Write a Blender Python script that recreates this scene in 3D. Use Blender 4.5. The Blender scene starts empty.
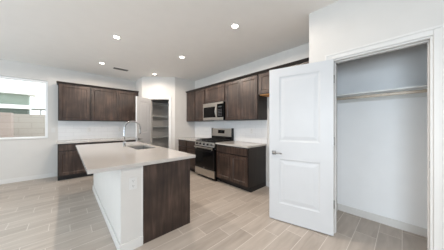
import bpy, bmesh, math, random
from mathutils import Vector, Matrix

random.seed(7)
S = bpy.context.scene
COL = S.collection
PI = math.pi

# ------------------------------------------------------------------ camera
cam_d = bpy.data.cameras.new('camera')
cam = bpy.data.objects.new('camera', cam_d)
COL.objects.link(cam)
cam_d.sensor_width = 36.0
cam_d.lens = 36.0 * 168.0 / 444.0
cam_d.clip_start = 0.05
cam.location = (0, 0, 1.32)
cam.rotation_euler = (PI / 2, 0, -math.radians(42.879))
S.camera = cam

# ------------------------------------------------------------------ sky, sun, daylight, exposure
W = bpy.data.worlds.new('sky'); S.world = W
W.use_nodes = True
bg = W.node_tree.nodes['Background']
bg.inputs[0].default_value = (0.90, 0.95, 1.0, 1)
bg.inputs[1].default_value = 2.3

def area(name, loc, rot, sx, sy, power, col):
    d = bpy.data.lights.new(name, 'AREA'); d.shape = 'RECTANGLE'
    d.size = sx; d.size_y = sy; d.energy = power; d.color = col
    o = bpy.data.objects.new(name, d); COL.objects.link(o)
    o.location = loc; o.rotation_euler = rot
    return o
# added area lights stand in for daylight; the left and rear walls are solid
area('daylight_fill_left', (-4.90, -1.0, 1.3), (PI / 2 - 0.12, 0, -PI / 2 + 0.25), 3.2, 2.3, 270, (0.75, 0.88, 1.0))
area('daylight_fill_left', (-4.60, 3.0, 0.9), (PI / 2 + 1.2, 0, -PI / 2), 3.2, 2.0, 155, (0.76, 0.89, 1.0))
area('daylight_fill_rear', (0.8, -4.40, 1.3), (PI / 2 + 0.3, 0, 0), 2.4, 2.3, 30, (0.72, 0.86, 1.0))

S.view_settings.view_transform = 'Standard'
S.view_settings.look = 'None'
S.view_settings.gamma = 1.0
S.view_settings.use_curve_mapping = False
S.view_settings.exposure = 0.27

# ------------------------------------------------------------------ materials
def lin(c):
    def f(v):
        v /= 255.0
        return v / 12.92 if v <= 0.04045 else ((v + 0.055) / 1.055) ** 2.4
    return (f(c[0]), f(c[1]), f(c[2]), 1.0)

def new_mat(name):
    m = bpy.data.materials.new(name); m.use_nodes = True
    nt = m.node_tree
    return m, nt, nt.nodes['Principled BSDF']

def paint(name, rgb, rough=0.6, metal=0.0, spec=0.5, var=0.03, scale=6.0, bump=0.0, bscale=180.0):
    m, nt, b = new_mat(name)
    N, L = nt.nodes, nt.links
    tc = N.new('ShaderNodeTexCoord')
    nz = N.new('ShaderNodeTexNoise'); nz.inputs['Scale'].default_value = scale; nz.inputs['Detail'].default_value = 3
    L.new(tc.outputs['Object'], nz.inputs['Vector'])
    rp = N.new('ShaderNodeValToRGB')
    c = lin(rgb)
    rp.color_ramp.elements[0].position = 0.3; rp.color_ramp.elements[1].position = 0.7
    rp.color_ramp.elements[0].color = tuple(max(0, v * (1 - var)) for v in c[:3]) + (1,)
    rp.color_ramp.elements[1].color = tuple(min(1, v * (1 + var)) for v in c[:3]) + (1,)
    L.new(nz.outputs['Fac'], rp.inputs['Fac'])
    L.new(rp.outputs['Color'], b.inputs['Base Color'])
    b.inputs['Roughness'].default_value = rough
    b.inputs['Metallic'].default_value = metal
    b.inputs['Specular IOR Level'].default_value = spec
    if bump:
        n2 = N.new('ShaderNodeTexNoise'); n2.inputs['Scale'].default_value = bscale
        L.new(tc.outputs['Object'], n2.inputs['Vector'])
        bp = N.new('ShaderNodeBump'); bp.inputs['Strength'].default_value = bump; bp.inputs['Distance'].default_value = 0.002
        L.new(n2.outputs['Fac'], bp.inputs['Height']); L.new(bp.outputs['Normal'], b.inputs['Normal'])
    return m

def emit(name, rgb, strength):
    m, nt, b = new_mat(name)
    b.inputs['Base Color'].default_value = lin(rgb)
    b.inputs['Emission Color'].default_value = lin(rgb)
    b.inputs['Emission Strength'].default_value = strength
    return m

def wood(name, dark, mid, light, rough=0.38):
    m, nt, b = new_mat(name)
    N, L = nt.nodes, nt.links
    tc = N.new('ShaderNodeTexCoord')
    oi = N.new('ShaderNodeObjectInfo')
    add = N.new('ShaderNodeVectorMath'); add.operation = 'ADD'
    sc = N.new('ShaderNodeVectorMath'); sc.operation = 'SCALE'; sc.inputs['Scale'].default_value = 9.0
    cmb = N.new('ShaderNodeCombineXYZ')
    for i in range(3): L.new(oi.outputs['Random'], cmb.inputs[i])
    L.new(cmb.outputs[0], sc.inputs[0])
    L.new(tc.outputs['Object'], add.inputs[0]); L.new(sc.outputs[0], add.inputs[1])
    mp = N.new('ShaderNodeMapping'); mp.inputs['Scale'].default_value = (26, 26, 2.0)
    L.new(add.outputs[0], mp.inputs['Vector'])
    n1 = N.new('ShaderNodeTexNoise'); n1.inputs['Scale'].default_value = 1.0; n1.inputs['Detail'].default_value = 5; n1.inputs['Distortion'].default_value = 0.6
    L.new(mp.outputs[0], n1.inputs['Vector'])
    n2 = N.new('ShaderNodeTexNoise'); n2.inputs['Scale'].default_value = 3.5; n2.inputs['Detail'].default_value = 2
    L.new(add.outputs[0], n2.inputs['Vector'])
    mx = N.new('ShaderNodeMath'); mx.operation = 'MULTIPLY_ADD'; mx.inputs[1].default_value = 0.45
    L.new(n2.outputs['Fac'], mx.inputs[0])
    m2 = N.new('ShaderNodeMath'); m2.operation = 'MULTIPLY'; m2.inputs[1].default_value = 0.55
    L.new(n1.outputs['Fac'], m2.inputs[0]); L.new(m2.outputs[0], mx.inputs[2])
    rp = N.new('ShaderNodeValToRGB')
    e = rp.color_ramp.elements
    e[0].position = 0.34; e[0].color = lin(dark)
    e[1].position = 0.66; e[1].color = lin(light)
    k = e.new(0.5); k.color = lin(mid)
    L.new(mx.outputs[0], rp.inputs['Fac']); L.new(rp.outputs['Color'], b.inputs['Base Color'])
    b.inputs['Roughness'].default_value = rough
    b.inputs['Specular IOR Level'].default_value = 0.45
    return m

def floor_tile(name):
    # wood-look tile 0.6 x 0.2 m, long side along X, each course shifted by a third
    m, nt, b = new_mat(name)
    N, L = nt.nodes, nt.links
    def M(op, a, bb=None, c=None):
        n = N.new('ShaderNodeMath'); n.operation = op
        for i, v in enumerate((a, bb, c)):
            if v is None: continue
            if isinstance(v, (int, float)): n.inputs[i].default_value = v
            else: L.new(v, n.inputs[i])
        return n.outputs[0]
    tc = N.new('ShaderNodeTexCoord')
    sx = N.new('ShaderNodeSeparateXYZ'); L.new(tc.outputs['Object'], sx.inputs[0])
    X, Y = sx.outputs[0], sx.outputs[1]
    v = M('DIVIDE', M('SUBTRACT', Y, 0.006), 0.2)
    row = M('FLOOR', v)
    u = M('ADD', M('DIVIDE', M('SUBTRACT', X, 0.238), 0.6), M('DIVIDE', M('SUBTRACT', row, 13.0), 3.0))
    cell = M('FLOOR', u)
    fu, fv = M('FRACT', u), M('FRACT', v)
    du = M('MULTIPLY', M('MINIMUM', fu, M('SUBTRACT', 1.0, fu)), 0.6)
    dv = M('MULTIPLY', M('MINIMUM', fv, M('SUBTRACT', 1.0, fv)), 0.2)
    g = M('LESS_THAN', M('MINIMUM', du, dv), 0.0028)
    cv = N.new('ShaderNodeCombineXYZ'); L.new(cell, cv.inputs[0]); L.new(row, cv.inputs[1])
    wn = N.new('ShaderNodeTexWhiteNoise'); wn.noise_dimensions = '3D'; L.new(cv.outputs[0], wn.inputs['Vector'])
    off = N.new('ShaderNodeVectorMath'); off.operation = 'SCALE'; off.inputs['Scale'].default_value = 13.0
    L.new(wn.outputs['Color'], off.inputs[0])
    ad = N.new('ShaderNodeVectorMath'); ad.operation = 'ADD'; L.new(tc.outputs['Object'], ad.inputs[0]); L.new(off.outputs[0], ad.inputs[1])
    mp = N.new('ShaderNodeMapping'); mp.inputs['Scale'].default_value = (2.2, 16, 1); L.new(ad.outputs[0], mp.inputs['Vector'])
    n1 = N.new('ShaderNodeTexNoise'); n1.inputs['Scale'].default_value = 1.0; n1.inputs['Detail'].default_value = 5; n1.inputs['Distortion'].default_value = 0.5
    L.new(mp.outputs[0], n1.inputs['Vector'])
    t = M('ADD', M('MULTIPLY', wn.outputs['Value'], 0.22), M('MULTIPLY', n1.outputs['Fac'], 0.78))
    rp = N.new('ShaderNodeValToRGB'); e = rp.color_ramp.elements
    e[0].position = 0.25; e[0].color = lin(FLOOR_D)
    e[1].position = 0.75; e[1].color = lin(FLOOR_L)
    L.new(t, rp.inputs['Fac'])
    mix = N.new('ShaderNodeMix'); mix.data_type = 'RGBA'
    L.new(g, mix.inputs['Factor']); L.new(rp.outputs['Color'], mix.inputs['A']); mix.inputs['B'].default_value = lin(FLOOR_G)
    L.new(mix.outputs['Result'], b.inputs['Base Color'])
    b.inputs['Roughness'].default_value = 0.42
    bp = N.new('ShaderNodeBump'); bp.inputs['Strength'].default_value = 0.15; bp.inputs['Distance'].default_value = 0.002
    L.new(M('SUBTRACT', n1.outputs['Fac'], g), bp.inputs['Height']); L.new(bp.outputs['Normal'], b.inputs['Normal'])
    return m
FLOOR_D, FLOOR_L, FLOOR_G = (163, 152, 142), (192, 182, 172), (214, 207, 199)

def brick(name, c1, c2, mortar, bw, bh, ms, axis, rough=0.25, offset=0.5):
    m, nt, b = new_mat(name)
    N, L = nt.nodes, nt.links
    tc = N.new('ShaderNodeTexCoord'); sx = N.new('ShaderNodeSeparateXYZ'); L.new(tc.outputs['Object'], sx.inputs[0])
    cb = N.new('ShaderNodeCombineXYZ'); L.new(sx.outputs[axis], cb.inputs[0]); L.new(sx.outputs[2], cb.inputs[1])
    t = N.new('ShaderNodeTexBrick')
    t.inputs['Scale'].default_value = 1.0
    t.inputs['Brick Width'].default_value = bw; t.inputs['Row Height'].default_value = bh
    t.inputs['Mortar Size'].default_value = ms; t.offset = offset
    t.inputs['Color1'].default_value = lin(c1); t.inputs['Color2'].default_value = lin(c2); t.inputs['Mortar'].default_value = lin(mortar)
    L.new(cb.outputs[0], t.inputs['Vector']); L.new(t.outputs['Color'], b.inputs['Base Color'])
    bp = N.new('ShaderNodeBump'); bp.inputs['Strength'].default_value = 0.3; bp.inputs['Distance'].default_value = 0.003; bp.invert = True
    L.new(t.outputs['Fac'], bp.inputs['Height']); L.new(bp.outputs['Normal'], b.inputs['Normal'])
    b.inputs['Roughness'].default_value = rough
    return m

def brushed(name, rgb, rough=0.3, sc=(2, 2, 160)):
    m, nt, b = new_mat(name)
    N, L = nt.nodes, nt.links
    tc = N.new('ShaderNodeTexCoord'); mp = N.new('ShaderNodeMapping'); mp.inputs['Scale'].default_value = sc
    L.new(tc.outputs['Object'], mp.inputs['Vector'])
    n = N.new('ShaderNodeTexNoise'); n.inputs['Scale'].default_value = 3.0; L.new(mp.outputs[0], n.inputs['Vector'])
    mr = N.new('ShaderNodeMapRange'); mr.inputs['To Min'].default_value = rough - 0.06; mr.inputs['To Max'].default_value = rough + 0.08
    L.new(n.outputs['Fac'], mr.inputs['Value']); L.new(mr.outputs[0], b.inputs['Roughness'])
    b.inputs['Base Color'].default_value = lin(rgb); b.inputs['Metallic'].default_value = 1.0
    return m

def glass_mat(name):
    m = bpy.data.materials.new(name); m.use_nodes = True
    nt = m.node_tree; N, L = nt.nodes, nt.links
    out = N['Material Output']; N.remove(N['Principled BSDF'])
    tr = N.new('ShaderNodeBsdfTransparent'); tr.inputs[0].default_value = (0.94, 0.97, 0.95, 1)
    gl = N.new('ShaderNodeBsdfGlossy'); gl.inputs['Roughness'].default_value = 0.02
    fr = N.new('ShaderNodeFresnel'); fr.inputs[0].default_value = 1.45
    mx = N.new('ShaderNodeMixShader')
    L.new(fr.outputs[0], mx.inputs[0]); L.new(tr.outputs[0], mx.inputs[1]); L.new(gl.outputs[0], mx.inputs[2]); L.new(mx.outputs[0], out.inputs[0])
    return m

MT = dict(
    wall=paint('wall_paint', (211, 208, 204), 0.75, var=0.012, bump=0.08),
    ceiling=paint('ceiling_paint', (240, 237, 233), 0.85, var=0.01, bump=0.08),
    trim=paint('white_trim_paint', (219, 217, 214), 0.4, var=0.01),
    door=paint('white_door_paint', (206, 206, 207), 0.38, var=0.01),
    closet=paint('lightened_closet_paint', (241, 242, 243), 0.7, var=0.01, bump=0.08),  # wall paint made lighter in place of light missing inside the closet
    floor=floor_tile('wood_look_tile'),
    espresso=wood('espresso_wood', (36, 28, 25), (58, 45, 39), (88, 70, 61)),
    espresso_edge=wood('espresso_wood_box', (25, 20, 18), (33, 27, 25), (42, 35, 32), 0.42),
    toe=paint('black_toe_board', (26, 23, 22), 0.6),
    raw=wood('raw_birch_ply', (186, 132, 78), (204, 150, 94), (216, 166, 110), 0.6),
    quartz=paint('quartz_top', (190, 185, 180), 0.12, var=0.02, scale=60),
    splash_x=brick('white_subway_tile_back', (226, 226, 226), (222, 222, 223), (206, 206, 206), 0.305, 0.102, 0.0022, 0, 0.15),
    splash_y=brick('white_subway_tile_side', (226, 226, 226), (222, 222, 223), (206, 206, 206), 0.305, 0.102, 0.0022, 1, 0.15),
    steel=brushed('brushed_stainless', (200, 196, 190), 0.3),
    sink_steel=brushed('sink_stainless', (176, 177, 178), 0.38),
    chrome=paint('polished_chrome', (186, 187, 190), 0.14, metal=1.0, var=0.0),
    nickel=paint('satin_nickel', (150, 148, 146), 0.28, metal=1.0, var=0.0),
    black=paint('black_enamel', (14, 14, 15), 0.22, var=0.0),
    blackglass=paint('black_oven_glass', (6, 6, 7), 0.10, spec=0.2, var=0.0),
    iron=paint('cast_iron', (20, 20, 21), 0.55, bump=0.2),
    plastic=paint('white_plastic', (216, 215, 213), 0.35, var=0.0),
    slot=paint('dark_slot', (70, 70, 72), 0.5, var=0.0),
    vent=paint('grey_vent_metal', (120, 117, 113), 0.5, var=0.02),
    ventdark=paint('dark_duct', (30, 29, 28), 0.8, var=0.0),
    lens=emit('lamp_lens', (255, 244, 232), 14.0),
    screen=emit('display_digits', (30, 40, 44), 0.04),
    vinyl=paint('white_vinyl', (240, 240, 240), 0.35, var=0.0),
    glass=glass_mat('window_glass'),
    block=brick('fence_block', (186, 176, 169), (179, 169, 162), (166, 157, 150), 0.61, 0.20, 0.008, 0, 0.9),
    block_y=brick('fence_block_side', (186, 176, 169), (179, 169, 162), (166, 157, 150), 0.61, 0.20, 0.008, 1, 0.9),
    pier=brick('pier_block', (184, 166, 160), (178, 160, 154), (166, 150, 144), 0.61, 0.20, 0.008, 0, 0.9),
    stucco=paint('sage_stucco', (136, 146, 137), 0.9, var=0.05, scale=2.0, bump=0.2),
    stucco_dark=paint('dark_sage_band', (82, 90, 84), 0.9, var=0.04),
    fascia=paint('white_fascia', (240, 240, 238), 0.6),
    rooftile=paint('pale_roof_tile', (206, 200, 194), 0.8, var=0.06, scale=8),
    ground=paint('gravel_ground', (190, 176, 162), 0.95, var=0.12, scale=30, bump=0.4),
    wirewhite=paint('white_shelf_paint', (226, 227, 225), 0.5, var=0.01),
    rod=wood('pale_wood_rod', (204, 190, 174), (212, 199, 183), (220, 208, 193), 0.45),
    rubber=paint('dark_rubber', (30, 30, 31), 0.7),
)

# ------------------------------------------------------------------ mesh helpers
class MB:
    """Collects shapes into one mesh object."""
    def __init__(self): self.bm = bmesh.new()
    def box(self, x0, x1, y0, y1, z0, z1, bev=0.0):
        if x0 > x1: x0, x1 = x1, x0
        if y0 > y1: y0, y1 = y1, y0
        if z0 > z1: z0, z1 = z1, z0
        bm = self.bm
        v = [bm.verts.new(p) for p in ((x0,y0,z0),(x1,y0,z0),(x1,y1,z0),(x0,y1,z0),(x0,y0,z1),(x1,y0,z1),(x1,y1,z1),(x0,y1,z1))]
        fs = [bm.faces.new([v[i] for i in q]) for q in ((0,3,2,1),(4,5,6,7),(0,1,5,4),(1,2,6,5),(2,3,7,6),(3,0,4,7))]
        if bev:
            es = list({e for f in fs for e in f.edges})
            bmesh.ops.bevel(bm, geom=es, offset=bev, segments=2, affect='EDGES', profile=0.5)
        return self
    def prism(self, pts, z0, z1):
        bm = self.bm
        a = [bm.verts.new((p[0], p[1], z0)) for p in pts]; b = [bm.verts.new((p[0], p[1], z1)) for p in pts]
        n = len(pts)
        fs = [bm.faces.new(a[::-1]), bm.faces.new(b)]
        for i in range(n):
            fs.append(bm.faces.new((a[i], a[(i+1) % n], b[(i+1) % n], b[i])))
        bmesh.ops.recalc_face_normals(bm, faces=fs)
        return self
    def extrude_profile(self, pts, axis, t0, t1):
        """pts: 2-D profile, extruded along axis ('x' uses (y,z), 'y' uses (x,z))."""
        bm = self.bm
        def P(p, t): return (t, p[0], p[1]) if axis == 'x' else (p[0], t, p[1])
        a = [bm.verts.new(P(p, t0)) for p in pts]; b = [bm.verts.new(P(p, t1)) for p in pts]
        n = len(pts); fs = [bm.faces.new(a[::-1]), bm.faces.new(b)]
        for i in range(n): fs.append(bm.faces.new((a[i], a[(i+1) % n], b[(i+1) % n], b[i])))
        bmesh.ops.recalc_face_normals(bm, faces=fs)
        return self
    def lathe(self, prof, c, axis='z', seg=24, flip=False):
        """prof: list of (radius, height); closed with caps where radius > 0."""
        bm = self.bm
        def P(r, h, a):
            p = (r * math.cos(a), r * math.sin(a), h)
            if axis == 'x': p = (p[2], p[0], p[1])
            elif axis == 'y': p = (p[0], p[2], p[1])
            return (p[0] + c[0], p[1] + c[1], p[2] + c[2])
        rings = [[bm.verts.new(P(r, h, 2 * PI * k / seg)) for k in range(seg)] for r, h in prof]
        fs = []
        for i in range(len(rings) - 1):
            for k in range(seg):
                fs.append(bm.faces.new((rings[i][k], rings[i][(k+1) % seg], rings[i+1][(k+1) % seg], rings[i+1][k])))
        fs.append(bm.faces.new(rings[0][::-1])); fs.append(bm.faces.new(rings[-1]))
        bmesh.ops.recalc_face_normals(bm, faces=fs)
        for f in fs[:-2]: f.smooth = True
        return self
    def tube(self, pts, r, seg=14):
        bm = self.bm
        P = [Vector(p) for p in pts]; rings = []
        up = None
        for i, p in enumerate(P):
            t = (P[min(i+1, len(P)-1)] - P[max(i-1, 0)]).normalized()
            if up is None:
                up = Vector((0, 1, 0)) if abs(t.y) < 0.9 else Vector((1, 0, 0))
            n = (up - t * up.dot(t)).normalized(); bnm = t.cross(n); up = n
            rr = r[i] if isinstance(r, (list, tuple)) else r
            rings.append([bm.verts.new(p + (n * math.cos(2*PI*k/seg) + bnm * math.sin(2*PI*k/seg)) * rr) for k in range(seg)])
        fs = []
        for i in range(len(rings) - 1):
            for k in range(seg):
                fs.append(bm.faces.new((rings[i][k], rings[i][(k+1) % seg], rings[i+1][(k+1) % seg], rings[i+1][k])))
        for f in fs: f.smooth = True
        fs += [bm.faces.new(rings[0][::-1]), bm.faces.new(rings[-1])]
        bmesh.ops.recalc_face_normals(bm, faces=fs)
        return self
    def slab(self, x0, x1, z0, z1, yf, yb, xs, zs, panels, steps, both=False):
        """A flat slab facing -Y at yf (back at yb) whose cells `panels` of the grid xs*zs are sunk: steps = [(inset, depth), ...]."""
        bm = self.bm
        xs = [x0] + list(xs) + [x1]; zs = [z0] + list(zs) + [z1]
        allf = []
        sides = ((yf, 1), (yb, -1))
        grids = []
        for y, sgn in sides:
            g = [[bm.verts.new((x, y, z)) for x in xs] for z in zs]; grids.append(g)
            sunk = []
            for j in range(len(zs) - 1):
                for i in range(len(xs) - 1):
                    q = [g[j][i], g[j][i+1], g[j+1][i+1], g[j+1][i]]
                    f = bm.faces.new(q if sgn > 0 else q[::-1]); allf.append(f)
                    if (i, j) in panels and (sgn > 0 or both): sunk.append(f)
            for f in sunk:
                f.normal_update()
                for ins, dep in steps:
                    bmesh.ops.inset_region(bm, faces=[f], thickness=ins, depth=dep, use_even_offset=True)
        a, b = grids
        nx, nz = len(xs), len(zs)
        for i in range(nx - 1):
            bm.faces.new((a[0][i+1], a[0][i], b[0][i], b[0][i+1])); bm.faces.new((a[-1][i], a[-1][i+1], b[-1][i+1], b[-1][i]))
        for j in range(nz - 1):
            bm.faces.new((a[j][0], a[j+1][0], b[j+1][0], b[j][0])); bm.faces.new((a[j+1][-1], a[j][-1], b[j][-1], b[j+1][-1]))
        return self
    def build(self, name, mat, parent=None):
        me = bpy.data.meshes.new(name); self.bm.to_mesh(me); self.bm.free()
        o = bpy.data.objects.new(name, me); COL.objects.link(o)
        me.materials.append(MT[mat] if isinstance(mat, str) else mat)
        if parent: o.parent = parent
        return o

def tag(o, label, cat, group=None, kind=None):
    o['label'] = label; o['category'] = cat
    if group: o['group'] = group
    if kind: o['kind'] = kind
    return o
def thing(name, label, cat, loc=(0, 0, 0), rz=0.0, group=None, kind=None):
    o = bpy.data.objects.new(name, None); COL.objects.link(o)
    o.location = loc; o.rotation_euler = (0, 0, rz); o.empty_display_size = 0.1
    return tag(o, label, cat, group, kind)
def struct(o, label, cat):
    return tag(o, label, cat, kind='structure')

H = 2.79          # ceiling height
EPS = 0.001

# ------------------------------------------------------------------ room shell
struct(MB().box(-5.15, 3.33, -4.65, 6.23, -0.12, 0).build('floor', 'floor'), 'taupe wood-look tile floor laid in staggered planks', 'floor')
struct(MB().box(-5.15, 3.33, -4.65, 6.23, H, H + 0.15).build('ceiling', 'ceiling'), 'flat pale grey painted ceiling with recessed lights', 'ceiling')

WX0, WX1, WZ0, WZ1 = -2.14, -0.336, 0.985, 2.425     # kitchen window opening
b = MB()
b.box(-5.15, WX0, 6.08, 6.23, 0, H).box(WX1, 3.33, 6.08, 6.23, 0, H).box(WX0, WX1, 6.08, 6.23, 0, WZ0).box(WX0, WX1, 6.08, 6.23, WZ1, H)
struct(b.build('wall_back', 'wall'), 'white wall holding the window and the short cabinet run', 'wall')
struct(MB().box(3.18, 3.33, 0.70, 6.08, 0, H).build('wall_right', 'wall'), 'white wall behind the range and its cabinets', 'wall')

# pantry corner: two short returns and a diagonal with the door opening
A = Vector((1.70, 5.42)); B = Vector((2.451, 4.76)); u = (B - A).normalized(); nin = Vector((-u.y, u.x))
if nin.dot(Vector((1, 1))) < 0: nin = -nin
PO0, PO1, PH = 0.262, 0.822, 2.115
def dg(k, d=0.0): p = A + u * k + nin * d; return (p.x, p.y)
T = 0.11
b = MB()
b.prism([(1.70, 6.08), (1.70, 5.42), dg(0.075, T), (1.81, 6.08)], 0, H)
b.prism([(2.451, 4.76), (3.18, 4.76), (3.18, 4.87), dg(0.925, T)], 0, H)
b.prism([dg(0), dg(PO0), dg(PO0, T), dg(0.075, T)], 0, H)
b.prism([dg(PO1), dg(1.0), dg(0.925, T), dg(PO1, T)], 0, H)
b.prism([dg(PO0), dg(PO1), dg(PO1, T), dg(PO0, T)], PH, H)
struct(b.build('wall_corner', 'wall'), 'angled white corner wall holding the pantry doorway', 'wall')

# near wall with the closet opening
CY0, CY1, CH = -0.175, 0.578, 2.10
NX = 2.36
b = MB()
b.box(NX, NX + 0.12, CY1, 0.847, 0, H).box(NX, NX + 0.12, CY0, CY1, CH, H).box(NX, NX + 0.12, -4.65, CY0, 0, H)
b.box(NX + 0.12, 3.18, 0.70, 0.847, 0, H)
struct(b.build('wall_near', 'wall'), 'warm white wall around the closet opening', 'wall')
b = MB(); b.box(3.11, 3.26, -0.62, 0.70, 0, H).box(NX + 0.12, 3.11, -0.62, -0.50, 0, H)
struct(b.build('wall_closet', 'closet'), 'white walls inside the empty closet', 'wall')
struct(MB().box(-5.15, -5.0, -4.65, 6.08, 0, H).build('wall_left', 'wall'), 'white wall far to the left, out of the picture', 'wall')
struct(MB().box(-5.0, NX, -4.65, -4.5, 0, H).build('wall_rear', 'wall'), 'white wall behind the camera', 'wall')

# ------------------------------------------------------------------ kitchen window and what lies outside
w = thing('window_1', 'white vinyl window looking out on a block fence', 'window', (0, 0, 0), kind='structure')
fy0, fy1 = 6.13, 6.21
f = MB(); t = 0.050
f.box(WX0, WX0 + t, fy0, fy1, WZ0, WZ1, 0.004).box(WX1 - t, WX1, fy0, fy1, WZ0, WZ1, 0.004)
f.box(WX0 + t, WX1 - t, fy0, fy1, WZ0, WZ0 + t, 0.004).box(WX0 + t, WX1 - t, fy0, fy1, WZ1 - t, WZ1, 0.004)
f.box(-1.268, -1.218, fy0, fy1, WZ0 + t, WZ1 - t, 0.004)
f.build('window_frame', 'vinyl', w)
MB().box(WX0 + t, WX1 - t, 6.18, 6.186, WZ0 + t, WZ1 - t).build('pane', 'glass', w)
MB().box(WX0, WX1, 6.06, 6.13, WZ0, WZ0 + 0.018, 0.004).build('window_sill', 'trim', w)

o = MB().box(-14, 8, 6.4, 32, -0.25, -0.15).build('ground_outside', 'ground'); struct(o, 'pale gravel yard outside the window', 'ground')
tag(MB().box(-9, 5, 9.2, 9.36, -0.15, 1.71, 0.004).build('block_fence', 'block'), 'beige concrete block fence beyond the window', 'fence')
tag(MB().box(-1.9, -1.245, 8.25, 8.60, -0.15, 1.70, 0.006).build('block_pier', 'pier'), 'beige block pier standing in front of the fence at its left', 'pier')
hs = thing('neighbour_house', 'sage green house with white fascia beyond the fence', 'house', (0, 0, 0))
MB().box(-9.0, -1.97, 18.0, 18.9, 2.75, 3.50).build('upper_wall', 'stucco', hs)
MB().box(-9.0, -1.97, 18.02, 18.9, -0.15, 2.42).build('lower_wall', 'stucco_dark', hs)
MB().box(-9.0, -1.90, 17.93, 18.9, 2.44, 2.72, 0.01).build('trim_band', 'fascia', hs)
MB().box(-9.2, -1.62, 17.72, 19.1, 3.44, 3.60, 0.01).build('fascia', 'fascia', hs)
MB().extrude_profile([(17.74, 3.601), (19.08, 3.601), (18.4, 3.75)], 'x', -9.15, -1.66).build('roof', 'fascia', hs)
pf = MB()
pf.box(-6, 6, 26.0, 26.08, 2.85, 3.05, 0.01)
for k in range(7): pf.box(-5.9 + k * 1.95, -5.8 + k * 1.95, 26.0, 26.08, -0.15, 2.85)
tag(pf.build('rail_fence', 'vent'), 'thin grey rail fence far beyond the block fence', 'fence')

# ------------------------------------------------------------------ baseboards and casings
BH, BT = 0.10, 0.014
def bprof(b, x0, x1, y0, y1): b.box(x0, x1, y0, y1, 0, BH, 0.003)
b = MB(); bprof(b, -5.0, -0.165, 6.08 - BT, 6.08); struct(b.build('baseboard_back', 'trim'), 'white baseboard under the window wall', 'baseboard')
b = MB(); bprof(b, 3.18 - BT, 3.18, 0.861, 2.0); struct(b.build('baseboard_right', 'trim'), 'white baseboard in the empty refrigerator bay', 'baseboard')
b = MB(); bprof(b, 3.11 - BT, 3.11, -0.50, 0.70); bprof(b, NX + 0.12, 3.11 - BT, 0.70 - BT, 0.70); bprof(b, NX + 0.12, 3.11 - BT, -0.5, -0.5 + BT)
struct(b.build('baseboard_closet', 'trim'), 'white baseboard around the closet floor', 'baseboard')
b = MB(); bprof(b, NX - BT, NX, CY1 + 0.078, 0.847); bprof(b, NX - BT, NX, -4.5, CY0 - 0.078)
struct(b.build('baseboard_near', 'trim'), 'white baseboard along the wall around the closet', 'baseboard')

# closet casing: stepped profile, jamb lining
CW = 0.075
b = MB()
b.box(NX - 0.018, NX, CY0 - CW, CY0 - 0.006, 0, CH + CW, 0.004).box(NX - 0.026, NX - 0.016, CY0 - CW, CY0 - CW + 0.022, 0, CH + CW, 0.003)
b.box(NX - 0.018, NX, CY1 + 0.006, CY1 + CW, 0, CH + CW, 0.004).box(NX - 0.026, NX - 0.016, CY1 + CW - 0.022, CY1 + CW, 0, CH + CW, 0.003)
b.box(NX - 0.018, NX, CY0 - 0.006, CY1 + 0.006, CH + 0.006, CH + CW, 0.004).box(NX - 0.026, NX - 0.016, CY0 - CW + 0.022, CY1 + CW - 0.022, CH + CW - 0.022, CH + CW, 0.003)
struct(b.build('trim_1', 'trim'), 'white casing framing the closet opening', 'trim')
b = MB()
b.box(NX - 0.004, NX + 0.124, CY0 - 0.006, CY0 + 0.012, 0, CH, 0.002).box(NX - 0.004, NX + 0.124, CY1 - 0.012, CY1 + 0.006, 0, CH, 0.002)
b.box(NX - 0.004, NX + 0.124, CY0 + 0.012, CY1 - 0.012, CH - 0.012, CH + 0.006, 0.002)
b.box(NX + 0.045, NX + 0.085, CY0 + 0.012, CY0 + 0.022, 0, CH - 0.012, 0.002).box(NX + 0.045, NX + 0.085, CY1 - 0.022, CY1 - 0.012, 0, CH - 0.012, 0.002)
b.box(NX + 0.045, NX + 0.085, CY0 + 0.022, CY1 - 0.022, CH - 0.022, CH - 0.012, 0.002)
jamb = struct(b.build('trim_2', 'trim'), 'white jamb lining inside the closet opening', 'trim')
MB().box(NX + 0.006, NX + 0.034, CY0 + 0.0115, CY0 + 0.0135, 0.935, 0.995).build('strike_plate', 'nickel', jamb)

# pantry casing on the diagonal
def dprism(b, k0, k1, d0, d1, z0, z1): b.prism([dg(k0, d0), dg(k1, d0), dg(k1, d1), dg(k0, d1)], z0, z1)
b = MB()
dprism(b, PO0 - 0.07, PO0 - 0.004, -0.018, 0, 0, PH + 0.07); dprism(b, PO1 + 0.004, PO1 + 0.07, -0.018, 0, 0, PH + 0.07)
dprism(b, PO0 - 0.004, PO1 + 0.004, -0.018, 0, PH + 0.004, PH + 0.07)
struct(b.build('trim_3', 'trim'), 'white casing framing the pantry doorway', 'trim')
b = MB()
dprism(b, PO0 - 0.004, PO0 + 0.012, -0.003, T + 0.003, 0, PH); dprism(b, PO1 - 0.012, PO1 + 0.004, -0.003, T + 0.003, 0, PH)
dprism(b, PO0 + 0.012, PO1 - 0.012, -0.003, T + 0.003, PH - 0.012, PH + 0.004)
struct(b.build('trim_4', 'trim'), 'white jamb lining inside the pantry doorway', 'trim')

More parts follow.
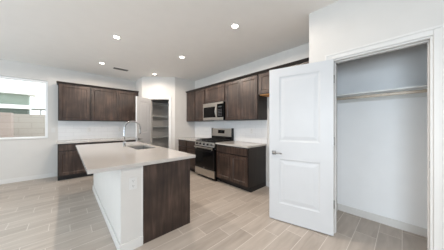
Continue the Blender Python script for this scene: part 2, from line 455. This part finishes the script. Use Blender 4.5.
# ------------------------------------------------------------------ doors
def make_door(name, label, hinge, ang, wd, ht, hz, hinges):
    """Leaf hangs along local +x from the hinge; the face seen is local y = 0, thickness to -y."""
    r = thing(name, label, 'door', (hinge[0], hinge[1], 0.012), ang, kind='structure')
    th = 0.035; st = 0.135 * min(1, wd / 0.70)
    MB().slab(0, wd, 0, ht, -th, 0, [st, wd - st], [0.235, 0.845, 1.085, ht - 0.115], {(1, 1), (1, 3)},
              [(0.006, -0.003), (0.012, -0.004), (0.012, 0.0), (0.040, 0.005)], both=True).build('door_leaf', 'door', r)
    hx = wd - 0.065
    for s, y in ((1, 0.0), (-1, -th)):
        m = MB()
        m.box(hx - 0.028, hx + 0.028, y, y + s * 0.008, hz - 0.028, hz + 0.028, 0.003)
        m.lathe([(0.011, 0), (0.011, s * 0.045)], (hx, y + s * 0.006, hz), 'y', 14)
        m.tube([(hx + 0.008, y + s * 0.046, hz), (hx - 0.03, y + s * 0.048, hz), (hx - 0.075, y + s * 0.047, hz - 0.002), (hx - 0.115, y + s * 0.043, hz - 0.004)], [0.010, 0.0095, 0.008, 0.0065], 10)
        m.build('lever_handle', 'nickel', r)
    MB().box(wd - 0.001, wd + 0.0015, -th + 0.006, -0.006, hz - 0.03, hz + 0.03).build('latch_plate', 'nickel', r)
    for z in hinges:
        m = MB(); m.box(-0.0018, 0.001, -th + 0.004, -0.002, z - 0.045, z + 0.045); m.lathe([(0.006, -0.048), (0.006, 0.048)], (-0.006, -th - 0.002, z), 'z', 10)
        m.build('hinge', 'nickel', r)
    return r
HA = Vector((2.306, 0.556)); FA = Vector((2.112, 1.291))
ang = math.atan2(FA.y - HA.y, FA.x - HA.x)
make_door('door_1', 'white two-panel closet door swung wide open on the right', HA, ang, 0.757, 2.083, 0.925, (0.36, 1.115, 1.855))
HP = A + u * (PO0 + 0.004) - nin * 0.024; FP = Vector((1.392, 4.885))
angp = math.atan2(FP.y - HP.y, FP.x - HP.x)
# the pantry leaf's seen face is its other side, so it hangs with its thickness towards the wall
make_door('door_2', 'white two-panel pantry door standing ajar beside the corner doorway', HP, angp, 0.585, 2.09, 0.925, (0.3, 1.08, 1.84))

# ------------------------------------------------------------------ cabinets
DT = 0.019
def shaker(b_, x0, x1, z0, z1, y=0.0, rail=0.062):
    return MB().slab(x0, x1, z0, z1, y - DT, y, [x0 + rail, x1 - rail], [z0 + rail, z1 - rail], {(1, 1)}, [(0.012, -0.010)])
def slabfront(x0, x1, z0, z1, y=0.0): return MB().box(x0, x1, y - DT, y, z0, z1, 0.002)

def base_cabinet(label, loc, rz, wd, doors, drawers, dp=0.60, group=None, end=None):
    """Front of the box at local y=0 facing -y, width along +x, back at y=dp."""
    r = thing('base_cabinet', label, 'cabinet', loc, rz, group)
    zt = 0.874
    m = MB(); m.box(0, wd, 0, dp, 0.10, zt, 0.0015); m.build('carcass', 'espresso_edge', r)
    MB().box(0.0, wd, 0.075, dp, 0, 0.10).build('toe_kick', 'toe', r)
    gx = 0.016; z0 = 0.125; zd = 0.70
    n = drawers
    for i in range(n):
        a = gx + i * (wd - 2 * gx) / n + (0.003 if i else 0); c = gx + (i + 1) * (wd - 2 * gx) / n - (0.003 if i < n - 1 else 0)
        slabfront(a, c, zd + 0.012, 0.852, -EPS * 0).build('drawer_front', 'espresso', r)
    for i in range(doors):
        a = gx + i * (wd - 2 * gx) / doors + (0.003 if i else 0); c = gx + (i + 1) * (wd - 2 * gx) / doors - (0.003 if i < doors - 1 else 0)
        shaker(None, a, c, z0, zd - 0.012 if n else 0.852).build('door', 'espresso', r)
    return r

def wall_cabinet(label, loc, rz, wd, z0, z1, doors, dp=0.32, group=None, raw=False):
    r = thing('wall_cabinet', label, 'cabinet', loc, rz, group)
    m = MB(); m.box(0, wd, 0, dp, z0, z1, 0.0015); m.build('carcass', 'espresso_edge', r)
    gx = 0.018
    for i in range(doors):
        a = gx + i * (wd - 2 * gx) / doors + (0.003 if i else 0); c = gx + (i + 1) * (wd - 2 * gx) / doors - (0.003 if i < doors - 1 else 0)
        shaker(None, a, c, z0 + 0.016, z1 - 0.014).build('door', 'espresso', r)
    if raw:
        p = MB().box(0.02, wd - 0.02, 0.012, dp - 0.004, z0 - 0.012, z0 - EPS).build('bottom_panel', 'raw', r); p['label'] = 'unfinished pale wood underside'
    return r

RR = -PI / 2      # run along the right wall: local +x goes towards the camera
# right wall, base run (box front at X = 2.575)
FX = 2.575
base_cabinet('dark base cabinet between the pantry corner and another base unit, partly behind the island', (FX, 4.752, 0), RR, 0.492, 1, 1, group='base cabinets on the range wall')
base_cabinet('dark base cabinet touching the far side of the stainless range', (FX, 4.259, 0), RR, 0.494, 1, 1, group='base cabinets on the range wall')
base_cabinet('dark two-door base cabinet with one wide drawer, between range and white door', (FX, 2.952, 0), RR, 0.932, 2, 1, group='base cabinets on the range wall')
# right wall, uppers (box front at X = 2.859)
UX = 2.859; Z0, Z1 = 1.43, 2.350
wall_cabinet('dark single-door wall cabinet nearest the pantry corner, on the range wall', (UX, 4.752, 0), RR, 0.497, Z0, Z1, 1, group='wall cabinets on the range wall')
wall_cabinet('dark single-door wall cabinet just left of the microwave', (UX, 4.254, 0), RR, 0.492, Z0, Z1, 1, group='wall cabinets on the range wall')
wall_cabinet('short dark wall cabinet directly above the microwave', (UX, 3.761, 0), RR, 0.805, 1.905, Z1, 1, group='wall cabinets on the range wall')
wall_cabinet('tall two-door dark wall cabinet right of the microwave', (UX, 2.955, 0), RR, 0.962, Z0, Z1, 2, group='wall cabinets on the range wall')
wall_cabinet('short dark wall cabinet over the refrigerator bay, half hidden by the white door', (UX, 1.992, 0), RR, 1.13, 1.93, Z1, 2, group='wall cabinets on the range wall', raw=True)
m = MB(); m.extrude_profile([(3.178, Z1 + EPS), (2.838, Z1 + EPS), (2.832, Z1 + 0.012), (2.812, Z1 + 0.040), (3.178, Z1 + 0.040)], 'y', 0.862, 4.757)
tag(m.build('crown_moulding', 'espresso_edge'), 'thin dark crown strip along the tops of the range-wall cabinets', 'moulding')
# back wall run (box front at Y = 5.479)
FY = 5.479
base_cabinet('dark base cabinet at the left end of the window-wall run', (-0.145, FY, 0), 0, 0.62, 1, 1, group='base cabinets on the window wall')
base_cabinet('dark base cabinet hidden behind the island, middle of the window-wall run', (0.476, FY, 0), 0, 0.61, 1, 1, group='base cabinets on the window wall')
base_cabinet('dark base cabinet behind the island faucet, next to the pantry corner', (1.087, FY, 0), 0, 0.61, 1, 1, group='base cabinets on the window wall')
UY = 5.757
wall_cabinet('dark single-door wall cabinet at the window end of the short run', (-0.145, UY, 0), 0, 0.632, Z0, Z1, 1, group='wall cabinets on the window wall')
wall_cabinet('dark two-door wall cabinet between the single-door unit and the pantry door', (0.488, UY, 0), 0, 1.208, Z0, Z1, 2, group='wall cabinets on the window wall')
m = MB(); m.extrude_profile([(6.078, Z1 + EPS), (UY - 0.021, Z1 + EPS), (UY - 0.027, Z1 + 0.012), (UY - 0.047, Z1 + 0.040), (6.078, Z1 + 0.040)], 'x', -0.170, 1.698)
tag(m.build('crown_moulding', 'espresso_edge'), 'thin dark crown strip along the tops of the window-wall cabinets', 'moulding')

# worktops and tiles
CT0, CT1 = 0.876, 0.914
tag(MB().box(-0.165, 1.694, 5.44, 6.069, CT0, CT1, 0.003).build('worktop', 'quartz'), 'pale quartz worktop on the window-wall base cabinets', 'worktop')
tag(MB().box(2.535, 3.169, 3.766, 4.757, CT0, CT1, 0.003).build('worktop', 'quartz'), 'pale quartz worktop between the pantry corner and the range', 'worktop')
tag(MB().box(2.535, 3.169, 2.005, 2.954, CT0, CT1, 0.003).build('worktop', 'quartz'), 'pale quartz worktop right of the range', 'worktop')
tag(MB().box(-0.150, 1.697, 6.070, 6.0795, CT1 + EPS, 1.429).build('tile_backsplash', 'splash_x'), 'white subway tile backsplash on the window wall', 'backsplash')
tag(MB().box(3.170, 3.1795, 1.99, 4.757, CT1 + EPS, 1.429).build('tile_backsplash', 'splash_y'), 'white subway tile backsplash behind the range', 'backsplash')

# ------------------------------------------------------------------ gas range (front faces -X; local front -y)
rg = thing('gas_range', 'stainless steel gas range between the dark base cabinets', 'range', (2.53, 3.7615, 0), RR)
RW = 0.801                   # local x 0..RW, local y 0 (front of body) .. 0.625
MB().box(0.003, RW - 0.003, 0.02, 0.625, 0.06, 0.905, 0.003).build('body', 'black', rg)
for x in (0.05, RW - 0.05):
    for y in (0.08, 0.56): MB().lathe([(0.018, 0), (0.018, 0.012), (0.010, 0.014), (0.010, 0.059)], (x, y, 0), 'z', 14).build('foot', 'black', rg)
MB().box(0.004, RW - 0.004, -0.018, 0.018, 0.065, 0.235, 0.005).build('storage_drawer', 'steel', rg)
od = MB().box(0.004, RW - 0.004, -0.022, 0.018, 0.243, 0.742, 0.005).build('oven_door', 'black', rg)
MB().box(0.05, RW - 0.05, -0.0245, -0.0215, 0.29, 0.66, 0.001).build('oven_window', 'blackglass', od)
bd = MB().lathe([(0.012, 0), (0.011, -0.0025)], (RW / 2, -0.0225, 0.268), 'y', 18).build('badge', 'steel', od); bd['label'] = 'small round silver emblem'
h = MB().box(0.03, RW - 0.03, -0.072, -0.050, 0.745, 0.782, 0.009)
h.box(0.06, 0.085, -0.052, -0.020, 0.715, 0.780, 0.003).box(RW - 0.085, RW - 0.06, -0.052, -0.020, 0.715, 0.780, 0.003)
h.build('oven_handle', 'steel', od)
cp = MB().extrude_profile([(0.018, 0.795), (-0.022, 0.795), (-0.004, 0.902), (0.018, 0.902)], 'x', 0.004, RW - 0.004).build('control_panel', 'steel', rg)
for k in range(5):
    x = 0.10 + k * (RW - 0.20) / 4
    m = MB(); m.lathe([(0.026, 0.002), (0.026, -0.008), (0.021, -0.010), (0.018, -0.034), (0.015, -0.036)], (x, -0.012, 0.848), 'y', 18)
    m.box(x - 0.004, x + 0.004, -0.056, -0.046, 0.832, 0.864, 0.001)
    m.build('knob', 'black', cp)
ct = MB().box(0.0, RW, -0.004, 0.56, 0.906, 0.922, 0.004).build('cooktop', 'black', rg)
for bx, by, r in ((0.18, 0.14, 0.045), (0.18, 0.41, 0.038), (RW / 2, 0.28, 0.05), (RW - 0.18, 0.14, 0.05), (RW - 0.18, 0.41, 0.035)):
    MB().lathe([(r * 1.25, 0.922), (r * 1.2, 0.928), (r, 0.929), (r, 0.938), (r * 0.9, 0.941)], (bx, by, 0), 'z', 20).build('burner', 'iron', ct)
for x0, x1 in ((0.03, 0.272), (0.28, RW - 0.28), (RW - 0.272, RW - 0.03)):
    g = MB()
    for x in (x0, x1 - 0.012): g.box(x, x + 0.012, 0.02, 0.54, 0.940, 0.954, 0.002)
    for y in (0.02, 0.27, 0.528): g.box(x0, x1, y, y + 0.012, 0.941, 0.955, 0.002)
    xm = (x0 + x1) / 2; g.box(xm - 0.006, xm + 0.006, 0.02, 0.54, 0.942, 0.956, 0.002)
    for x in (x0 + 0.001, x1 - 0.011):
        for y in (0.021, 0.529): g.box(x, x + 0.010, y, y + 0.010, 0.9225, 0.942)
    g.build('grate', 'iron', ct)
gd = MB().box(0.006, RW - 0.006, 0.575, 0.634, 0.905, 1.015, 0.003).build('back_riser', 'black', rg)
bgd = MB().extrude_profile([(0.634, 1.016), (0.556, 1.016), (0.572, 1.225), (0.634, 1.232)], 'x', 0.012, RW - 0.012).build('backguard', 'steel', rg)
MB().box(0.0, 0.0115, 0.552, 0.634, 0.925, 1.236, 0.003).build('end_cap', 'black', rg)
MB().box(RW - 0.0115, RW, 0.552, 0.634, 0.925, 1.236, 0.003).build('end_cap', 'black', rg)
dsp = MB().extrude_profile([(0.574, 1.095), (0.5605, 1.095), (0.567, 1.185), (0.580, 1.185)], 'x', 0.27, 0.53).build('display', 'blackglass', bgd)
dg_ = MB()
for k in range(4): dg_.box(0.36 + k * 0.022, 0.374 + k * 0.022, 0.5625, 0.5655, 1.135, 1.158)
dg_.build('clock_digits', 'screen', bgd)

# ------------------------------------------------------------------ over-the-range microwave
mw = thing('microwave', 'stainless over-the-range microwave mounted above the gas range', 'microwave', (2.80, 3.7585, 1.44), RR)
MW, MH = 0.798, 0.455
MB().box(0, MW, 0.0, 0.378, 0, MH, 0.003).build('body', 'black', mw)
MB().box(0.002, MW - 0.002, -0.022, -0.0005, MH - 0.048, MH - 0.002, 0.003).build('vent_grille', 'steel', mw)
dd = MB()
dd.box(0.002, 0.585, -0.026, -0.0005, 0.004, 0.075, 0.003).box(0.002, 0.585, -0.026, -0.0005, 0.350, MH - 0.052, 0.003)
dd.box(0.002, 0.022, -0.026, -0.0005, 0.075, 0.350, 0.002).box(0.545, 0.585, -0.026, -0.0005, 0.075, 0.350, 0.002)
dd = dd.build('door', 'steel', mw)
MB().box(0.022, 0.545, -0.022, -0.001, 0.075, 0.350, 0.001).build('door_window', 'blackglass', dd)
pts = [(0.575, -0.026 - 0.004 - 0.045 * math.sin(PI * k / 12.0), 0.055 + 0.335 * k / 12.0) for k in range(13)]
MB().tube(pts, 0.013, 12).build('door_handle', 'steel', dd)
cpn = MB().box(0.588, MW - 0.004, -0.024, -0.0005, 0.075, MH - 0.052, 0.003).build('control_panel', 'blackglass', mw)
MB().box(0.588, MW - 0.004, -0.026, -0.0005, 0.004, 0.072, 0.003).build('lower_trim', 'steel', mw)
kp = MB()
for i in range(3):
    for j in range(5): kp.box(0.622 + i * 0.05, 0.655 + i * 0.05, -0.0252, -0.0235, 0.10 + j * 0.038, 0.122 + j * 0.038, 0.0005)
kp.build('keypad', 'slot', cpn)
MB().box(0.622, 0.755, -0.0252, -0.0235, 0.315, 0.355).build('clock_display', 'screen', cpn)

# ------------------------------------------------------------------ island
struct(MB().box(0.408, 0.622, 1.955, 4.27, 0, CT0 - EPS).build('wall_island', 'wall'), 'white half wall carrying the seating side of the island', 'wall')
b = MB()
b.box(0.408 - BT, 0.408, 1.955 - BT, 4.27 + BT, 0, BH, 0.003).box(0.408, 0.622, 1.955 - BT, 1.955, 0, BH, 0.003).box(0.408, 0.622, 4.27, 4.27 + BT, 0, BH, 0.003)
struct(b.build('baseboard_island', 'trim'), 'white baseboard around the island half wall', 'baseboard')
struct(MB().box(0.606, 0.6225, 1.948, 1.9545, BH + EPS, CT0 - EPS, 0.002).build('trim_5', 'trim'), 'narrow white scribe strip where half wall meets dark panel', 'trim')
ic = thing('island_cabinet', 'dark wood island cabinet with a plain end panel facing the camera', 'cabinet', (0.624, 1.955, 0))
IW, IL = 0.600, 2.315
MB().box(0, IW + 0.003, 0, 0.019, 0.0, CT0 - EPS, 0.0015).build('end_panel', 'espresso', ic)
MB().box(0, IW, IL - 0.019, IL, 0.0, CT0 - EPS, 0.0015).build('end_panel', 'espresso_edge', ic)
m = MB(); m.box(0.002, IW - 0.02, 0.020, IL - 0.020, 0.10, 0.118).box(0.0, 0.012, 0.020, IL - 0.020, 0.118, CT0 - EPS)
m.box(IW - 0.02, IW - 0.001, 0.020, IL - 0.020, 0.10, 0.13).box(IW - 0.02, IW - 0.001, 0.020, IL - 0.020, 0.845, CT0 - EPS)
n = 4; pw = (IL - 0.04) / n
for k in range(n + 1):
    y = 0.020 + k * pw; m.box(IW - 0.02, IW - 0.001, max(0.020, y - 0.02), min(IL - 0.020, y + 0.02), 0.13, 0.845)
m.build('carcass', 'espresso_edge', ic)
MB().box(IW - 0.095, IW - 0.080, 0.020, IL - 0.020, 0, 0.099).build('toe_kick', 'toe', ic)
for k in range(n):
    y0 = 0.020 + k * pw + 0.008; y1 = 0.020 + (k + 1) * pw - 0.008
    m = MB(); m.slab(y0, y1, 0.125, 0.855, -DT, 0, [y0 + 0.062, y1 - 0.062], [0.187, 0.793], {(1, 1)}, [(0.012, -0.010)])
    # turn the slab so its face looks to +X
    bmesh.ops.transform(m.bm, matrix=Matrix.Translation((IW, 0, 0)) @ Matrix.Rotation(PI / 2, 4, 'Z'), verts=m.bm.verts)
    m.build('door', 'espresso', ic)

# island worktop with the sink cut-out
IX0, IX1, IY0, IY1 = 0.14, 1.295, 1.922, 4.50
SX0, SX1, SY0, SY1 = 0.862, 1.268, 3.06, 3.72
SX1 = 1.192; SY0 = 2.98
bm = bmesh.new()
xs = [IX0, SX0, SX1, IX1]; ys = [IY0, SY0, SY1, IY1]
vt = {}
for zi, z in enumerate((CT0, CT1)):
    for i, x in enumerate(xs):
        for j, y in enumerate(ys): vt[(i, j, zi)] = bm.verts.new((x, y, z))
for i in range(3):
    for j in range(3):
        if (i, j) == (1, 1): continue
        bm.faces.new((vt[(i, j, 1)], vt[(i+1, j, 1)], vt[(i+1, j+1, 1)], vt[(i, j+1, 1)]))
        bm.faces.new((vt[(i, j, 0)], vt[(i, j+1, 0)], vt[(i+1, j+1, 0)], vt[(i+1, j, 0)]))
def side(a, c): bm.faces.new((vt[a + (0,)], vt[c + (0,)], vt[c + (1,)], vt[a + (1,)]))
for k in range(3):
    side((k, 0), (k+1, 0)); side((3, k), (3, k+1)); side((3-k, 3), (2-k, 3)); side((0, 3-k), (0, 2-k))
side((1, 1), (1, 2)); side((1, 2), (2, 2)); side((2, 2), (2, 1)); side((2, 1), (1, 1))
bmesh.ops.recalc_face_normals(bm, faces=bm.faces)
es = [e for e in bm.edges if e.calc_face_angle(0) > 0.5]
bmesh.ops.bevel(bm, geom=es, offset=0.003, segments=2, affect='EDGES')
m = MB(); m.bm.free(); m.bm = bm
tag(m.build('island_worktop', 'quartz'), 'large pale quartz worktop overhanging the island', 'worktop')

# sink: thin-walled basin hung under the cut-out
sk = thing('kitchen_sink', 'undermount stainless steel sink in the island worktop', 'sink', (0, 0, 0))
m = MB(); bm = m.bm
o_, zt, zb = 0.006, CT0 - EPS, 0.70
def ring(x0, x1, y0, y1, z, r):
    out = []
    for cx, cy, a0 in ((x1 - r, y1 - r, 0), (x0 + r, y1 - r, 90), (x0 + r, y0 + r, 180), (x1 - r, y0 + r, 270)):
        for k in range(5):
            a = math.radians(a0 + 22.5 * k); out.append(bm.verts.new((cx + r * math.cos(a), cy + r * math.sin(a), z)))
    return out
rings = [ring(SX0 - 0.008, SX1 + 0.008, SY0 - 0.008, SY1 + 0.008, zt - 0.002, 0.03), ring(SX0 - 0.008, SX1 + 0.008, SY0 - 0.008, SY1 + 0.008, zt, 0.03), ring(SX0 + 0.002, SX1 - 0.002, SY0 + 0.002, SY1 - 0.002, zt, 0.02),
         ring(SX0 + 0.006, SX1 - 0.006, SY0 + 0.006, SY1 - 0.006, zb + 0.02, 0.03), ring(SX0 + 0.024, SX1 - 0.024, SY0 + 0.024, SY1 - 0.024, zb, 0.03)]
for a, c in zip(rings, rings[1:]):
    nn = len(a)
    for k in range(nn): bm.faces.new((a[k], a[(k+1) % nn], c[(k+1) % nn], c[k]))
bm.faces.new(rings[-1])
bmesh.ops.recalc_face_normals(bm, faces=bm.faces)
basin = m.build('basin', 'sink_steel', sk)
MB().lathe([(0.045, 0.0005), (0.043, 0.003), (0.030, 0.001)], ((SX0 + SX1) / 2, (SY0 + SY1) / 2, zb), 'z', 20).build('drain', 'chrome', sk)

# faucet
fc = thing('faucet', 'tall chrome gooseneck faucet standing behind the island sink', 'faucet', (0.815, 3.62, CT1 + EPS * 0.5))
MB().lathe([(0.028, 0), (0.028, 0.006), (0.022, 0.010), (0.020, 0.075), (0.017, 0.080)], (0, 0, 0), 'z', 20).build('base', 'chrome', fc)
r = 0.142; ztop = 0.335
pts = [(0, 0, 0.078), (0, 0, 0.2), (0, 0, ztop - 0.03)]
pts += [(r - r * math.cos(a), 0, ztop + r * math.sin(a)) for a in [PI * k / 14 for k in range(0, 14)]]
pts += [(2 * r + 0.002, 0, ztop - 0.02)]
MB().tube(pts, 0.0135, 14).build('gooseneck', 'chrome', fc)
sp = MB().lathe([(0.013, 0), (0.014, -0.01), (0.0145, -0.06), (0.016, -0.085), (0.014, -0.088)], (2 * r + 0.002, 0, ztop - 0.018), 'z', 16).build('spray_head', 'nickel', fc)
MB().lathe([(0.0135, 0), (0.0135, -0.004)], (2 * r + 0.002, 0, ztop - 0.106), 'z', 14).build('aerator', 'rubber', sp)
m = MB(); m.lathe([(0.012, 0.0), (0.012, -0.02)], (0, -0.017, 0.05), 'y', 12); m.tube([(0, -0.036, 0.05), (0.004, -0.045, 0.062), (0.010, -0.062, 0.10)], [0.008, 0.007, 0.005], 10)
m.build('handle', 'chrome', fc)

# ------------------------------------------------------------------ outlets and switch
def outlet(label, loc, rz, sockets=2, wdt=0.079, hgt=0.125, group='wall outlets'):
    r = thing('wall_outlet', label, 'outlet', loc, rz, group)
    MB().box(-wdt / 2, wdt / 2, -0.006, 0, -hgt / 2, hgt / 2, 0.002).build('cover_plate', 'plastic', r)
    for z in (0.027, -0.027):
        s = MB().box(-0.017, 0.017, -0.0085, -0.0055, z - 0.018, z + 0.018, 0.002).build('socket', 'plastic', r)
        t_ = MB(); t_.box(-0.008, -0.0055, -0.009, -0.0082, z - 0.003, z + 0.008).box(0.0055, 0.008, -0.009, -0.0082, z - 0.003, z + 0.008).box(-0.0025, 0.0025, -0.009, -0.0082, z - 0.013, z - 0.008)
        t_.build('slots', 'slot', s)
    return r
outlet('white outlet on the end of the island half wall', (0.523, 1.9545, 0.70), 0)
outlet('white outlet in the window-wall tiles, nearer the window', (0.478, 6.0695, 1.18), 0)
outlet('white outlet in the window-wall tiles, behind the faucet', (1.232, 6.0695, 1.18), 0)
outlet('white outlet in the tiles right of the range', (3.1695, 2.40, 1.18), RR)
sw = thing('light_switch', 'white light switch between the window and the cabinets', 'switch', (-0.235, 6.0795, 1.19))
MB().box(-0.037, 0.037, -0.006, 0, -0.0585, 0.0585, 0.002).build('cover_plate', 'plastic', sw)
MB().box(-0.016, 0.016, -0.010, -0.005, -0.033, 0.033, 0.002).build('rocker', 'plastic', sw)

# ------------------------------------------------------------------ closet shelf and rod, pantry shelves
sh = thing('closet_shelf', 'white shelf on cleats across the closet', 'shelf', (0, 0, 0))
MB().box(2.80, 3.1085, -0.498, 0.698, 1.728, 1.748, 0.002).build('shelf_board', 'wirewhite', sh)
MB().box(3.09, 3.1085, -0.498, 0.698, 1.655, 1.727, 0.002).build('back_cleat', 'wirewhite', sh)
MB().box(2.76, 3.089, 0.680, 0.698, 1.655, 1.727, 0.002).build('side_cleat', 'wirewhite', sh)
MB().box(2.76, 3.089, -0.498, -0.480, 1.655, 1.727, 0.002).build('side_cleat', 'wirewhite', sh)
m = MB(); m.tube([(2.835, -0.479, 1.688), (2.835, 0.679, 1.688)], 0.017, 16)
tag(m.build('closet_rod', 'rod'), 'pale wooden clothes rod under the closet shelf', 'rod')
names = ['topmost white pantry shelf', 'second white pantry shelf from the top', 'middle white pantry shelf', 'white pantry shelf just above worktop height', 'lowest white pantry shelf, hidden behind the island']
for z, nm in zip((2.09, 1.635, 1.27, 0.90, 0.50), names):
    s_ = MB()
    s_.prism([(1.812, 6.078), (1.812, 5.78), (2.88, 5.78), (2.88, 4.90), (3.178, 4.90), (3.178, 6.078)], z - 0.02, z)
    s_ = s_.build('pantry_shelf', 'wirewhite'); tag(s_, nm + ' in the corner doorway', 'shelf', 'pantry shelves')
    MB().box(1.814, 3.176, 6.060, 6.078, z - 0.065, z - 0.021, 0.002).build('cleat', 'wirewhite', s_)

# ------------------------------------------------------------------ recessed lights and vent
def downlight(label, x, y, power, beam=176, blend=0.25):
    r = thing('recessed_light', label, 'ceiling light', (x, y, H), 0, 'recessed ceiling lights')
    MB().lathe([(0.066, 0.0), (0.066, -0.004), (0.061, -0.006), (0.046, -0.0065), (0.044, -0.002)], (0, 0, 0), 'z', 28).build('trim_ring', 'plastic', r)
    MB().lathe([(0.0435, -0.0068), (0.038, -0.009), (0.01, -0.0095)], (0, 0, 0), 'z', 28).build('lens', 'lens', r)
    d = bpy.data.lights.new('lamp', 'SPOT'); d.energy = power; d.color = (1.0, 0.87, 0.75); d.spot_size = math.radians(beam); d.spot_blend = blend; d.shadow_soft_size = 0.05
    l = bpy.data.objects.new('lamp', d); COL.objects.link(l); l.parent = r; l.location = (0, 0, -0.02)
    return r
LP = 58
downlight('recessed light over the seating side of the island, nearer the camera', 0.62, 3.255, LP)
downlight('recessed light near the ceiling vent, above the window-wall cabinets', 0.625, 4.855, LP)
downlight('recessed light over the aisle in front of the range', 1.838, 3.25, LP)
downlight('largest, topmost recessed light, over the aisle near the camera', 1.838, 1.697, LP)
downlight('recessed light glowing right above the pantry doorway', 1.87, 4.87, 13, 150, 0.9)
downlight('added recessed fill light overhead, out of the picture above the camera', 0.62, 0.13, 75, 135, 0.7)  # unseen lamp, added to brighten the closet and the floor near it
v = thing('ceiling_vent', 'small grey rectangular air vent in the ceiling', 'vent', (1.06, 5.06, H))
f = MB(); a, c = 0.165, 0.062
f.box(-a, a, -c, -c + 0.016, -0.008, 0, 0.001).box(-a, a, c - 0.016, c, -0.008, 0, 0.001).box(-a, -a + 0.016, -c + 0.016, c - 0.016, -0.008, 0, 0.001).box(a - 0.016, a, -c + 0.016, c - 0.016, -0.008, 0, 0.001)
f.build('frame', 'vent', v)
MB().box(-a + 0.016, a - 0.016, -c + 0.016, c - 0.016, -0.0015, 0).build('duct_opening', 'ventdark', v)
l_ = MB()
for k in range(5):
    y = -c + 0.024 + k * 0.0185
    l_.extrude_profile([(y - 0.006, -0.007), (y - 0.004, -0.0085), (y + 0.006, -0.003), (y + 0.004, -0.0018)], 'x', -a + 0.0165, a - 0.0165)
l_.build('louvres', 'vent', v)
